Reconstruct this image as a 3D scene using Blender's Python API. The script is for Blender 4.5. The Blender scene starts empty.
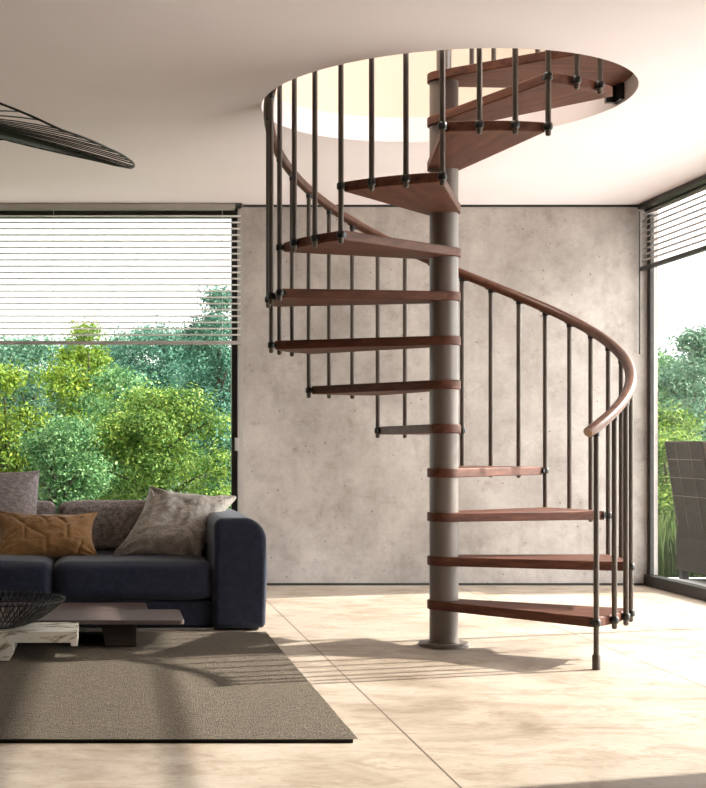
import bpy, bmesh, math, random
from mathutils import Vector, Matrix, noise
random.seed(7)
C = bpy.context.scene.collection
sc = bpy.context.scene
PI = math.pi

# ------------------------------------------------------------------ camera
EYE = 0.9636
F, U0, V0 = 1352.0, 105.0, 443.5
cam = bpy.data.cameras.new('camera')
co = bpy.data.objects.new('camera', cam)
C.objects.link(co)
co.location = (0, 0, EYE)
co.rotation_euler = (PI/2, 0, 0)
cam.sensor_fit = 'AUTO'
cam.sensor_width = 36
cam.lens = F/788*36
cam.shift_x = (353-U0)/788
cam.shift_y = (V0+1.3-394)/788
cam.clip_start = 0.05
cam.clip_end = 300
sc.camera = co

def at(u, v, Y):
    """the place in the room seen at photograph pixel (u, v), Y metres away"""
    return Vector(((u-U0)*Y/F, Y, EYE-(v-V0)*Y/F))

# ------------------------------------------------------------------ materials
def mat(name):
    m = bpy.data.materials.new(name)
    m.use_nodes = True
    nt = m.node_tree
    b = nt.nodes['Principled BSDF']
    return m, nt, b

def nd(nt, typ, **kw):
    n = nt.nodes.new(typ)
    for k, v in kw.items():
        if k.startswith('i_'):
            n.inputs[k[2:].replace('_', ' ')].default_value = v
        else:
            setattr(n, k, v)
    return n

def ramp(nt, stops, fac=None):
    r = nt.nodes.new('ShaderNodeValToRGB')
    e = r.color_ramp.elements
    while len(e) < len(stops):
        e.new(0.5)
    for i, (p, c) in enumerate(stops):
        e[i].position = p
        e[i].color = (c[0], c[1], c[2], 1) if hasattr(c, '__len__') else (c, c, c, 1)
    if fac is not None:
        nt.links.new(fac, r.inputs[0])
    return r

def coords(nt, scale=(1, 1, 1), kind='Object', rot=(0, 0, 0)):
    t = nt.nodes.new('ShaderNodeTexCoord')
    mp = nt.nodes.new('ShaderNodeMapping')
    mp.inputs['Scale'].default_value = scale
    mp.inputs['Rotation'].default_value = rot
    nt.links.new(t.outputs[kind], mp.inputs[0])
    return mp.outputs[0]

def mix(nt, a, b, fac, typ='MIX'):
    m = nt.nodes.new('ShaderNodeMix')
    m.data_type = 'RGBA'
    m.blend_type = typ
    for s, v in ((m.inputs[0], fac), (m.inputs[6], a), (m.inputs[7], b)):
        if hasattr(v, 'links') or hasattr(v, 'is_linked'):
            nt.links.new(v, s)
        elif hasattr(v, '__len__'):
            s.default_value = (v[0], v[1], v[2], 1)
        else:
            s.default_value = v
    return m.outputs[2]

def bump(nt, b, h, strength=0.2, dist=0.01):
    n = nt.nodes.new('ShaderNodeBump')
    n.inputs['Strength'].default_value = strength
    n.inputs['Distance'].default_value = dist
    nt.links.new(h, n.inputs['Height'])
    nt.links.new(n.outputs[0], b.inputs['Normal'])

def plain(name, col, rough=0.5, metal=0.0, var=0.06, scale=8, spec=0.5):
    m, nt, b = mat(name)
    v = coords(nt)
    n = nd(nt, 'ShaderNodeTexNoise', i_Scale=scale, i_Detail=4.0)
    nt.links.new(v, n.inputs['Vector'])
    lo = [c*(1-var) for c in col]
    hi = [min(1, c*(1+var)) for c in col]
    r = ramp(nt, [(0.3, lo), (0.7, hi)], n.outputs['Fac'])
    nt.links.new(r.outputs[0], b.inputs['Base Color'])
    b.inputs['Roughness'].default_value = rough
    b.inputs['Metallic'].default_value = metal
    b.inputs['Specular IOR Level'].default_value = spec
    return m

def concrete():
    m, nt, b = mat('raw_concrete')
    v = coords(nt)
    n1 = nd(nt, 'ShaderNodeTexNoise', i_Scale=1.6, i_Detail=9.0, i_Roughness=0.62)
    n2 = nd(nt, 'ShaderNodeTexNoise', i_Scale=5.0, i_Detail=9.0, i_Roughness=0.74, i_Distortion=0.25)
    n3 = nd(nt, 'ShaderNodeTexNoise', i_Scale=40.0, i_Detail=5.0, i_Roughness=0.7)
    vs = coords(nt, (9, 9, 1.2))
    n4 = nd(nt, 'ShaderNodeTexNoise', i_Scale=1.0, i_Detail=6.0, i_Roughness=0.6)
    for n in (n1, n2, n3):
        nt.links.new(v, n.inputs['Vector'])
    nt.links.new(vs, n4.inputs['Vector'])
    base = ramp(nt, [(0.3, (0.27, 0.236, 0.216)), (0.5, (0.375, 0.333, 0.308)), (0.68, (0.465, 0.42, 0.39))], n1.outputs['Fac'])
    blot = ramp(nt, [(0.32, (0.70, 0.69, 0.68)), (0.44, (0.90, 0.895, 0.89)), (0.56, (1, 1, 1))], n2.outputs['Fac'])
    c = mix(nt, base.outputs[0], blot.outputs[0], 0.85, 'MULTIPLY')
    strk = ramp(nt, [(0.34, (0.84, 0.83, 0.82)), (0.5, (1, 1, 1))], n4.outputs['Fac'])
    c = mix(nt, c, strk.outputs[0], 0.55, 'MULTIPLY')
    fine = ramp(nt, [(0.3, (0.85, 0.85, 0.85)), (0.6, (1, 1, 1))], n3.outputs['Fac'])
    c = mix(nt, c, fine.outputs[0], 0.6, 'MULTIPLY')
    n5 = nd(nt, 'ShaderNodeTexNoise', i_Scale=11.0, i_Detail=7.0, i_Roughness=0.7, i_Distortion=0.4)
    nt.links.new(v, n5.inputs['Vector'])
    mot = ramp(nt, [(0.30, (0.66, 0.65, 0.64)), (0.39, (0.90, 0.895, 0.89)), (0.48, (1, 1, 1)), (0.66, (1.0, 1.0, 1.0)), (0.74, (1.12, 1.11, 1.10))], n5.outputs['Fac'])
    c = mix(nt, c, mot.outputs[0], 0.75, 'MULTIPLY')
    vo = nd(nt, 'ShaderNodeTexVoronoi', i_Scale=16.0, i_Randomness=1.0)
    dv = nd(nt, 'ShaderNodeTexNoise', i_Scale=18.0, i_Detail=3.0)
    nt.links.new(v, dv.inputs['Vector'])
    vm = nd(nt, 'ShaderNodeMix', data_type='VECTOR')
    vm.inputs[0].default_value = 0.03
    nt.links.new(v, vm.inputs[4]); nt.links.new(dv.outputs['Color'], vm.inputs[5])
    nt.links.new(vm.outputs[1], vo.inputs['Vector'])
    pit = ramp(nt, [(0.05, (0.35, 0.33, 0.31)), (0.11, (1, 1, 1))], vo.outputs['Distance'])
    # only some cells hold a pit
    sel = nd(nt, 'ShaderNodeSeparateColor')
    nt.links.new(vo.outputs['Color'], sel.inputs[0])
    gt = nd(nt, 'ShaderNodeMath', operation='GREATER_THAN'); gt.inputs[1].default_value = 0.55
    nt.links.new(sel.outputs[0], gt.inputs[0])
    c = mix(nt, c, mix(nt, c, pit.outputs[0], 1.0, 'MULTIPLY'), gt.outputs[0])
    nt.links.new(c, b.inputs['Base Color'])
    b.inputs['Roughness'].default_value = 0.75
    b.inputs['Specular IOR Level'].default_value = 0.3
    bump(nt, b, n3.outputs['Fac'], 0.15, 0.006)
    return m

def stone_floor():
    m, nt, b = mat('cream_stone_slabs')
    v = coords(nt)
    v2 = coords(nt, (1.0, 2.0, 1))
    n1 = nd(nt, 'ShaderNodeTexNoise', i_Scale=1.3, i_Detail=9.0, i_Roughness=0.66, i_Distortion=0.6)
    n2 = nd(nt, 'ShaderNodeTexNoise', i_Scale=3.6, i_Detail=10.0, i_Roughness=0.72, i_Distortion=0.9)
    n3 = nd(nt, 'ShaderNodeTexNoise', i_Scale=26.0, i_Detail=6.0, i_Roughness=0.7)
    nt.links.new(v, n1.inputs['Vector']); nt.links.new(v2, n2.inputs['Vector']); nt.links.new(v2, n3.inputs['Vector'])
    base = ramp(nt, [(0.34, (0.275, 0.212, 0.158)), (0.47, (0.395, 0.322, 0.256)), (0.62, (0.475, 0.405, 0.335))], n1.outputs['Fac'])
    vein = ramp(nt, [(0.36, (0.70, 0.62, 0.55)), (0.52, (1, 1, 1))], n2.outputs['Fac'])
    c = mix(nt, base.outputs[0], vein.outputs[0], 0.8, 'MULTIPLY')
    fine = ramp(nt, [(0.34, (0.72, 0.66, 0.60)), (0.48, (1, 1, 1))], n3.outputs['Fac'])
    c = mix(nt, c, fine.outputs[0], 0.6, 'MULTIPLY')
    # joints between slabs 1.39 m wide
    sx = nd(nt, 'ShaderNodeSeparateXYZ')
    nt.links.new(v, sx.inputs[0])
    def joint(sock, origin, pitch, w):
        a = nd(nt, 'ShaderNodeMath', operation='SUBTRACT'); a.inputs[1].default_value = origin-pitch/2-50*pitch
        nt.links.new(sock, a.inputs[0])
        mo = nd(nt, 'ShaderNodeMath', operation='MODULO'); mo.inputs[1].default_value = pitch
        nt.links.new(a.outputs[0], mo.inputs[0])
        s = nd(nt, 'ShaderNodeMath', operation='SUBTRACT'); s.inputs[1].default_value = pitch/2
        nt.links.new(mo.outputs[0], s.inputs[0])
        ab = nd(nt, 'ShaderNodeMath', operation='ABSOLUTE'); nt.links.new(s.outputs[0], ab.inputs[0])
        lt = nd(nt, 'ShaderNodeMath', operation='LESS_THAN'); lt.inputs[1].default_value = w
        nt.links.new(ab.outputs[0], lt.inputs[0])
        return lt.outputs[0]
    jx = joint(sx.outputs[0], 1.0, 1.39, 0.0035)
    jy = joint(sx.outputs[1], 4.66, 2.78, 0.0025)
    c = mix(nt, c, (0.10, 0.07, 0.05), jx)
    jm = nd(nt, 'ShaderNodeMath', operation='MULTIPLY'); jm.inputs[1].default_value = 0.35
    nt.links.new(jy, jm.inputs[0])
    c = mix(nt, c, (0.16, 0.12, 0.09), jm.outputs[0])
    nt.links.new(c, b.inputs['Base Color'])
    rr = ramp(nt, [(0.3, 0.62), (0.7, 0.45)], n2.outputs['Fac'])
    nt.links.new(rr.outputs[0], b.inputs['Roughness'])
    b.inputs['Specular IOR Level'].default_value = 0.4
    bump(nt, b, n3.outputs['Fac'], 0.12, 0.004)
    return m

def wood(name, dark, mid, light, scale=(1.2, 14, 14), rough=0.58):
    m, nt, b = mat(name)
    v = coords(nt, scale)
    n = nd(nt, 'ShaderNodeTexNoise', i_Scale=2.2, i_Detail=8.0, i_Roughness=0.62, i_Distortion=0.5)
    nt.links.new(v, n.inputs['Vector'])
    w = nd(nt, 'ShaderNodeTexNoise', i_Scale=9.0, i_Detail=4.0, i_Roughness=0.6)
    nt.links.new(v, w.inputs['Vector'])
    r = ramp(nt, [(0.3, dark), (0.5, mid), (0.72, light)], n.outputs['Fac'])
    f = ramp(nt, [(0.3, (0.72, 0.70, 0.68)), (0.6, (1, 1, 1))], w.outputs['Fac'])
    c = mix(nt, r.outputs[0], f.outputs[0], 0.6, 'MULTIPLY')
    nt.links.new(c, b.inputs['Base Color'])
    b.inputs['Roughness'].default_value = rough
    b.inputs['Specular IOR Level'].default_value = 0.3
    bump(nt, b, w.outputs['Fac'], 0.05, 0.002)
    return m

def weave(name, lo, hi, scale=90, rough=0.9, stretch=(1, 1, 1), bs=0.5, bd=0.004, sheen=0.0, kind='Object'):
    m, nt, b = mat(name)
    va = coords(nt, (scale*stretch[0], scale*0.22*stretch[1], scale*stretch[2]), kind)
    vb = coords(nt, (scale*0.22*stretch[0], scale*stretch[1], scale*0.22*stretch[2]), kind)
    na = nd(nt, 'ShaderNodeTexNoise', i_Scale=1.0, i_Detail=3.0, i_Roughness=0.6)
    nb = nd(nt, 'ShaderNodeTexNoise', i_Scale=1.0, i_Detail=3.0, i_Roughness=0.6)
    nt.links.new(va, na.inputs['Vector']); nt.links.new(vb, nb.inputs['Vector'])
    ad = nd(nt, 'ShaderNodeMath', operation='ADD')
    nt.links.new(na.outputs['Fac'], ad.inputs[0]); nt.links.new(nb.outputs['Fac'], ad.inputs[1])
    hf = nd(nt, 'ShaderNodeMath', operation='MULTIPLY'); hf.inputs[1].default_value = 0.5
    nt.links.new(ad.outputs[0], hf.inputs[0])
    r = ramp(nt, [(0.38, lo), (0.62, hi)], hf.outputs[0])
    nt.links.new(r.outputs[0], b.inputs['Base Color'])
    b.inputs['Roughness'].default_value = rough
    b.inputs['Specular IOR Level'].default_value = 0.2
    b.inputs['Sheen Weight'].default_value = sheen
    bump(nt, b, hf.outputs[0], bs, bd)
    return m

def marble():
    m, nt, b = mat('veined_marble')
    v = coords(nt, (1.0, 2.0, 3.0))
    n = nd(nt, 'ShaderNodeTexNoise', i_Scale=5.0, i_Detail=9.0, i_Roughness=0.68, i_Distortion=1.6)
    nt.links.new(v, n.inputs['Vector'])
    r = ramp(nt, [(0.36, (0.20, 0.16, 0.11)), (0.44, (0.60, 0.52, 0.40)), (0.5, (0.90, 0.85, 0.75)), (0.75, (0.93, 0.90, 0.84))], n.outputs['Fac'])
    nt.links.new(r.outputs[0], b.inputs['Base Color'])
    b.inputs['Roughness'].default_value = 0.25
    return m

def leaf(name, lo, mid, hi):
    m, nt, b = mat(name)
    g = nt.nodes.new('ShaderNodeNewGeometry')
    r = ramp(nt, [(0.0, lo), (0.5, mid), (1.0, hi)], g.outputs['Random Per Island'])
    v = coords(nt)
    n = nd(nt, 'ShaderNodeTexNoise', i_Scale=3.0, i_Detail=4.0)
    nt.links.new(v, n.inputs['Vector'])
    f = ramp(nt, [(0.36, (0.42, 0.52, 0.48)), (0.60, (1, 1, 1))], n.outputs['Fac'])  # random darker clumps painted in to suggest shade within the crown
    c = mix(nt, r.outputs[0], f.outputs[0], 1.0, 'MULTIPLY')
    nt.links.new(c, b.inputs['Base Color'])
    b.inputs['Roughness'].default_value = 0.6
    b.inputs['Specular IOR Level'].default_value = 0.2
    t = nt.nodes.new('ShaderNodeBsdfTranslucent')
    nt.links.new(c, t.inputs[0])
    ms = nt.nodes.new('ShaderNodeMixShader'); ms.inputs[0].default_value = 0.22
    out = nt.nodes['Material Output']
    nt.links.new(b.outputs[0], ms.inputs[1]); nt.links.new(t.outputs[0], ms.inputs[2])
    nt.links.new(ms.outputs[0], out.inputs[0])
    return m

def glass():
    m, nt, b = mat('clear_glazing')
    nt.nodes.remove(b)
    t = nt.nodes.new('ShaderNodeBsdfTransparent'); t.inputs[0].default_value = (0.95, 0.97, 0.96, 1)
    g = nt.nodes.new('ShaderNodeBsdfGlossy'); g.inputs['Roughness'].default_value = 0.0
    lw = nt.nodes.new('ShaderNodeLayerWeight'); lw.inputs[0].default_value = 0.5
    pw = nd(nt, 'ShaderNodeMath', operation='POWER'); pw.inputs[1].default_value = 5.0
    nt.links.new(lw.outputs['Facing'], pw.inputs[0])
    fr = nd(nt, 'ShaderNodeMath', operation='MULTIPLY_ADD'); fr.inputs[1].default_value = 0.35; fr.inputs[2].default_value = 0.02
    nt.links.new(pw.outputs[0], fr.inputs[0])
    ms = nt.nodes.new('ShaderNodeMixShader')
    nt.links.new(fr.outputs[0], ms.inputs[0])
    nt.links.new(t.outputs[0], ms.inputs[1]); nt.links.new(g.outputs[0], ms.inputs[2])
    nt.links.new(ms.outputs[0], nt.nodes['Material Output'].inputs[0])
    return m

M = {}
M['concrete'] = concrete()
M['floor'] = stone_floor()
M['ceiling'] = plain('matt_ceiling_paint', (0.86, 0.785, 0.80), 0.9, var=0.015, scale=2, spec=0.1)
M['taupe_wall'] = plain('taupe_wall_paint', (0.46, 0.41, 0.385), 0.9, var=0.02, scale=2, spec=0.1)
M['white_wall'] = plain('white_wall_paint', (0.74, 0.69, 0.64), 0.9, var=0.02, scale=2, spec=0.1)
M['cream'] = plain('cream_wall_paint', (0.86, 0.80, 0.70), 0.9, var=0.02, scale=2, spec=0.1)
M['gap_shade'] = plain('painted_gap_shade', (0.012, 0.011, 0.010), 0.6)
M['frame'] = plain('bronze_black_aluminium', (0.030, 0.026, 0.023), 0.45, 0.3)
M['guide'] = plain('grey_aluminium', (0.36, 0.33, 0.31), 0.5, 0.2)
M['slat'] = plain('pale_grey_slat', (0.70, 0.66, 0.64), 0.5, 0.0)
M['rail'] = plain('grey_brown_rail', (0.32, 0.285, 0.26), 0.5, 0.0)
M['glass'] = glass()
M['tread'] = wood('stained_beech_tread', (0.060, 0.021, 0.012), (0.118, 0.041, 0.023), (0.185, 0.068, 0.039))
M['handrail'] = wood('stained_beech_rail', (0.075, 0.030, 0.018), (0.115, 0.047, 0.028), (0.155, 0.066, 0.040), (8, 8, 8), 0.36)
M['rail_end'] = wood('rail_end_grain', (0.42, 0.27, 0.18), (0.52, 0.36, 0.25), (0.60, 0.43, 0.31), (30, 30, 30), 0.5)
M['pole'] = plain('taupe_powder_coat', (0.165, 0.133, 0.113), 0.42, 0.1, var=0.02)
M['baluster'] = plain('bronze_grey_powder_coat', (0.085, 0.064, 0.050), 0.45, 0.15, var=0.05)
M['clamp'] = plain('black_plastic', (0.010, 0.009, 0.008), 0.35)
M['navy'] = weave('navy_fabric', (0.014, 0.017, 0.034), (0.028, 0.033, 0.060), 150, 0.75, bs=0.25, sheen=0.15)
M['greyweave'] = weave('grey_brown_weave', (0.13, 0.108, 0.104), (0.44, 0.38, 0.365), 150, 0.95, bs=0.5)
M['mauveweave'] = weave('mauve_grey_weave', (0.17, 0.145, 0.150), (0.42, 0.365, 0.37), 150, 0.95, bs=0.5)
M['linen'] = weave('taupe_linen', (0.21, 0.18, 0.155), (0.44, 0.39, 0.345), 90, 0.75, bs=0.35, sheen=0.2)
M['tan'] = weave('tan_velvet', (0.21, 0.105, 0.036), (0.34, 0.18, 0.068), 120, 0.6, bs=0.15, sheen=0.3)
M['rug'] = weave('taupe_rug_pile', (0.050, 0.039, 0.029), (0.20, 0.160, 0.120), 230, 1.0, (0.8, 1.3, 1), bs=1.0, bd=0.012)
M['rug_edge'] = plain('shaded_rug_edge', (0.025, 0.021, 0.017), 1.0)  # near black puts the shade of the rug's front edge into its colour
M['mauve'] = plain('mauve_lacquer', (0.115, 0.083, 0.076), 0.55, var=0.02, spec=0.15)
M['darkwood'] = wood('dark_brown_wood', (0.022, 0.014, 0.010), (0.036, 0.023, 0.017), (0.055, 0.037, 0.028))
M['marble'] = marble()
M['wire'] = plain('black_wire', (0.010, 0.009, 0.009), 0.45, 0.3)
M['bark'] = plain('bark', (0.075, 0.055, 0.040), 0.95, var=0.3)
M['terrace'] = plain('pale_terrace_stone', (0.86, 0.84, 0.82), 0.7, var=0.04, scale=3)
M['grass_ground'] = plain('lawn_green', (0.045, 0.085, 0.030), 1.0, var=0.4, scale=6)
M['wicker'] = weave('brown_wicker', (0.012, 0.007, 0.005), (0.036, 0.022, 0.015), 60, 0.7, bs=0.6)
M['slate'] = weave('slate_cushion', (0.045, 0.050, 0.065), (0.085, 0.092, 0.115), 90, 0.9)
M['seam'] = plain('pale_wicker_trim', (0.11, 0.08, 0.06), 0.7)
M['leaf_yellow'] = leaf('yellow_green_leaf', (0.08, 0.17, 0.012), (0.20, 0.31, 0.030), (0.42, 0.49, 0.06))
M['leaf_green'] = leaf('fresh_green_leaf', (0.045, 0.13, 0.020), (0.17, 0.30, 0.050), (0.46, 0.55, 0.12))
M['leaf_pale'] = leaf('pale_green_leaf', (0.05, 0.16, 0.06), (0.14, 0.30, 0.11), (0.34, 0.50, 0.22))
M['leaf_teal'] = leaf('hazy_blue_green_leaf', (0.035, 0.125, 0.085), (0.09, 0.235, 0.16), (0.24, 0.43, 0.31))  # lightened blue-green carries the haze over the background trees
M['leaf_grey'] = leaf('grey_green_leaf', (0.06, 0.17, 0.105), (0.15, 0.30, 0.19), (0.34, 0.50, 0.34))
M['reed'] = leaf('reed_green', (0.07, 0.13, 0.03), (0.14, 0.22, 0.05), (0.30, 0.36, 0.14))

# ------------------------------------------------------------------ mesh helpers
def link(name, me, m=None, parent=None):
    o = bpy.data.objects.new(name, me)
    C.objects.link(o)
    if m is not None:
        o.data.materials.append(m)
    if parent is not None:
        o.parent = parent
    return o

def finish(bm, name, m=None, parent=None, smooth=None, bevel=0, seg=3, loc=None):
    bmesh.ops.recalc_face_normals(bm, faces=bm.faces)
    me = bpy.data.meshes.new(name)
    bm.to_mesh(me)
    bm.free()
    if smooth is not None:
        for p in me.polygons:
            p.use_smooth = True
    o = link(name, me, m, parent)
    if loc is not None:
        o.location = loc
    if bevel:
        md = o.modifiers.new('bevel', 'BEVEL')
        md.width = bevel
        md.segments = seg
        md.limit_method = 'ANGLE'
        md.angle_limit = math.radians(40)
        for p in me.polygons:
            p.use_smooth = True
        me.set_sharp_from_angle(angle=math.radians(50))
    if smooth:
        me.set_sharp_from_angle(angle=math.radians(smooth))
    return o

def box(bm, x0, x1, y0, y1, z0, z1):
    v = [bm.verts.new((x, y, z)) for z in (z0, z1) for y in (y0, y1) for x in (x0, x1)]
    for f in ((0, 2, 3, 1), (4, 5, 7, 6), (0, 1, 5, 4), (2, 6, 7, 3), (0, 4, 6, 2), (1, 3, 7, 5)):
        bm.faces.new([v[i] for i in f])
    return v

def boxo(name, x0, x1, y0, y1, z0, z1, m, parent=None, bevel=0, seg=3):
    bm = bmesh.new()
    box(bm, x0, x1, y0, y1, z0, z1)
    return finish(bm, name, m, parent, bevel=bevel, seg=seg)

def prism(bm, pts, z0, z1):
    a = [bm.verts.new((p[0], p[1], z0)) for p in pts]
    b = [bm.verts.new((p[0], p[1], z1)) for p in pts]
    bm.faces.new(a[::-1]); bm.faces.new(b)
    n = len(pts)
    for i in range(n):
        bm.faces.new((a[i], a[(i+1) % n], b[(i+1) % n], b[i]))

def tube(bm, pts, r, n=8, closed=False, caps=True):
    pts = [Vector(p) for p in pts]
    N = len(pts)
    rings = []
    prev = None
    for i, p in enumerate(pts):
        if closed:
            t = pts[(i+1) % N]-pts[i-1]
        else:
            t = pts[min(i+1, N-1)]-pts[max(i-1, 0)]
        t.normalize()
        if prev is None:
            a = Vector((0, 0, 1)) if abs(t.z) < 0.9 else Vector((1, 0, 0))
            prev = (a-t*a.dot(t)).normalized()
        else:
            prev = (prev-t*prev.dot(t)).normalized()
        c = t.cross(prev)
        rr = r[i] if hasattr(r, '__len__') else r
        rings.append([bm.verts.new(p+rr*(math.cos(2*PI*k/n)*prev+math.sin(2*PI*k/n)*c)) for k in range(n)])
    for i in range(N if closed else N-1):
        A, B = rings[i], rings[(i+1) % N]
        for k in range(n):
            bm.faces.new((A[k], A[(k+1) % n], B[(k+1) % n], B[k]))
    if caps and not closed:
        bm.faces.new(rings[0][::-1]); bm.faces.new(rings[-1])

def quadprism(bm, P, y0, y1):
    A = [bm.verts.new((x, y0, z)) for x, z in P]; B = [bm.verts.new((x, y1, z)) for x, z in P]
    bm.faces.new(A); bm.faces.new(B[::-1]); n = len(P)
    for i in range(n): bm.faces.new((A[i], B[i], B[(i+1) % n], A[(i+1) % n]))

def lathe(bm, prof, n=32, cx=0, cy=0):
    """prof: (r, z) from bottom to top, capped"""
    rings = [[bm.verts.new((cx+r*math.cos(2*PI*k/n), cy+r*math.sin(2*PI*k/n), z)) for k in range(n)] for r, z in prof]
    for A, B in zip(rings, rings[1:]):
        for k in range(n):
            bm.faces.new((A[k], A[(k+1) % n], B[(k+1) % n], B[k]))
    bm.faces.new(rings[0][::-1]); bm.faces.new(rings[-1])

def tag(o, label, cat, group=None, kind=None):
    o['label'] = label; o['category'] = cat
    if group: o['group'] = group
    if kind: o['kind'] = kind
    return o

def struct(o, label, cat):
    o['kind'] = 'structure'
    return tag(o, label, cat)

def empty(name, loc=(0, 0, 0)):
    o = bpy.data.objects.new(name, None)
    C.objects.link(o)
    o.location = loc
    o.empty_display_size = 0.1
    return o

# ------------------------------------------------------------------ the room
YB = 9.27            # back wall
ZC = 2.609           # ceiling
XR = 3.73            # right window plane
XL, YF = -4.2, -1.6
WX0 = 0.946          # where the concrete wall starts
PX, PY = 1.623, 6.475
HR = 0.868           # opening radius
SLAB = 2.742

bm = bmesh.new(); box(bm, XL, XR+0.06, YF, YB+0.16, -0.12, 0.0)
struct(finish(bm, 'floor', M['floor']), 'cream travertine slab floor with thin dark joints', 'floor')

bm = bmesh.new(); box(bm, WX0, XR+0.06, YB, YB+0.22, 0.0, ZC)
struct(finish(bm, 'wall_back', M['concrete']), 'bare mottled concrete wall behind the spiral staircase', 'wall')
struct(boxo('wall_left', XL-0.15, XL, YF, YB+0.22, 0, ZC, M['taupe_wall']), 'plain taupe wall on the left side of the room', 'wall')
struct(boxo('wall_front', XL, XR+0.1, YF-0.15, YF, 0, ZC, M['taupe_wall']), 'plain taupe wall on the near side of the room', 'wall')
struct(boxo('wall_right', XR-0.06, XR+0.14, YF, 4.44, 0, ZC, M['white_wall']), 'plain wall nearer than the right hand glazing', 'wall')

# slab with the round stair opening
bm = bmesh.new()
NH = 96
X0, X1, Y0, Y1 = XL-0.15, XR+0.14, YF-0.15, YB+0.22
def ray_out(a):
    c, s = math.cos(a), math.sin(a)
    t = 1e9
    if c > 1e-9: t = min(t, (X1-PX)/c)
    if c < -1e-9: t = min(t, (X0-PX)/c)
    if s > 1e-9: t = min(t, (Y1-PY)/s)
    if s < -1e-9: t = min(t, (Y0-PY)/s)
    return (PX+c*t, PY+s*t)
angs = [2*PI*k/NH for k in range(NH)]+[math.atan2(y-PY, x-PX) % (2*PI) for x in (X0, X1) for y in (Y0, Y1)]
angs = sorted(set(round(a, 6) for a in angs))
inn_b, inn_t, out_b, out_t = [], [], [], []
for a in angs:
    ci = (PX+HR*math.cos(a), PY+HR*math.sin(a)); oo = ray_out(a)
    inn_b.append(bm.verts.new((*ci, ZC))); inn_t.append(bm.verts.new((*ci, SLAB)))
    out_b.append(bm.verts.new((*oo, ZC))); out_t.append(bm.verts.new((*oo, SLAB)))
n = len(angs)
for i in range(n):
    j = (i+1) % n
    bm.faces.new((inn_b[i], out_b[i], out_b[j], inn_b[j]))
    bm.faces.new((inn_t[j], out_t[j], out_t[i], inn_t[i]))
    bm.faces.new((inn_b[j], inn_t[j], inn_t[i], inn_b[i]))
    bm.faces.new((out_b[i], out_t[i], out_t[j], out_b[j]))
ce = finish(bm, 'ceiling', M['ceiling'], smooth=35)
struct(ce, 'smooth off-white ceiling with a round stair opening', 'ceiling')

# upper storey seen through the opening
ZU = 5.2
struct(boxo('wall_upper_back', X0, X1, YB, YB+0.2, SLAB, ZU, M['cream']), 'cream wall of the upper storey seen through the opening', 'wall')
struct(boxo('wall_upper_left', X0, X0+0.15, Y0+0.15, YB, SLAB, ZU, M['cream']), 'cream left wall of the upper storey', 'wall')
struct(boxo('wall_upper_front', X0, X1, Y0, Y0+0.15, SLAB, ZU, M['cream']), 'cream near wall of the upper storey', 'wall')
bm = bmesh.new()  # wall added to hold back sky light coming from the right
box(bm, X1-0.15, X1, Y0+0.15, YB, SLAB, 3.0); box(bm, X1-0.15, X1, Y0+0.15, YB, 4.7, ZU)
box(bm, X1-0.15, X1, Y0+0.15, 4.6, 3.0, 4.7); box(bm, X1-0.15, X1, 6.4, YB, 3.0, 4.7)
struct(finish(bm, 'added_wall_upper_right', M['cream']), 'unseen cream right wall with an opening, added to dim the upper storey', 'wall')
struct(boxo('ceiling_upper', X0, X1, Y0, YB+0.2, ZU, ZU+0.12, M['white_wall']), 'ceiling of the upper storey', 'ceiling')

# black strips coloured as the shade of gaps at foot and head of the concrete wall
struct(boxo('gap_shade_foot', WX0, XR-0.04, YB-0.006, YB, 0.0, 0.016, M['gap_shade']), 'thin black strip standing for gap shade at the foot of the concrete wall', 'baseboard')
struct(boxo('gap_shade_head', WX0, XR-0.04, YB-0.006, YB, ZC-0.016, ZC, M['gap_shade']), 'thin black strip standing for gap shade at the head of the concrete wall', 'trim')

# left window: full height glazing in the plane of the back wall
w = empty('window_1', (0, YB+0.1, 0))
def wbox(name, x0, x1, y0, y1, z0, z1, m, par, bevel=0.0):
    o = boxo(name, x0-par.location.x, x1-par.location.x, y0-par.location.y, y1-par.location.y, z0-par.location.z, z1-par.location.z, m, par, bevel)
    return o
bm = bmesh.new()
yy0, yy1 = YB+0.07-w.location.y, YB+0.13-w.location.y
box(bm, XL, WX0, yy0, yy1, 0, 0.06)
box(bm, XL, WX0, yy0, yy1, ZC-0.075, ZC)
box(bm, 0.876, WX0, yy0, yy1, 0.06, ZC-0.075)
box(bm, XL, XL+0.05, yy0, yy1, 0.06, ZC-0.075)
box(bm, -1.85, -1.80, yy0, yy1, 0.06, ZC-0.075)
finish(bm, 'window_frame', M['frame'], w)
wbox('pane', -1.80, 0.876, YB+0.097, YB+0.103, 0.06, ZC-0.075, M['glass'], w)
wbox('pane', XL+0.05, -1.85, YB+0.097, YB+0.103, 0.06, ZC-0.075, M['glass'], w)
wbox('reveal', 0.914, WX0, YB+0.0, YB+0.07, 0, ZC, M['guide'], w)
bm = bmesh.new()
hp = at(236.8, 443, YB-0.01)
box(bm, hp.x-0.008, hp.x+0.008, YB-0.03-w.location.y, YB+0.07-w.location.y, hp.z-0.045, hp.z+0.045)
finish(bm, 'handle', M['guide'], w, bevel=0.003)
struct(w, 'full height window left of the concrete wall, looking on trees', 'window')

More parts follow.
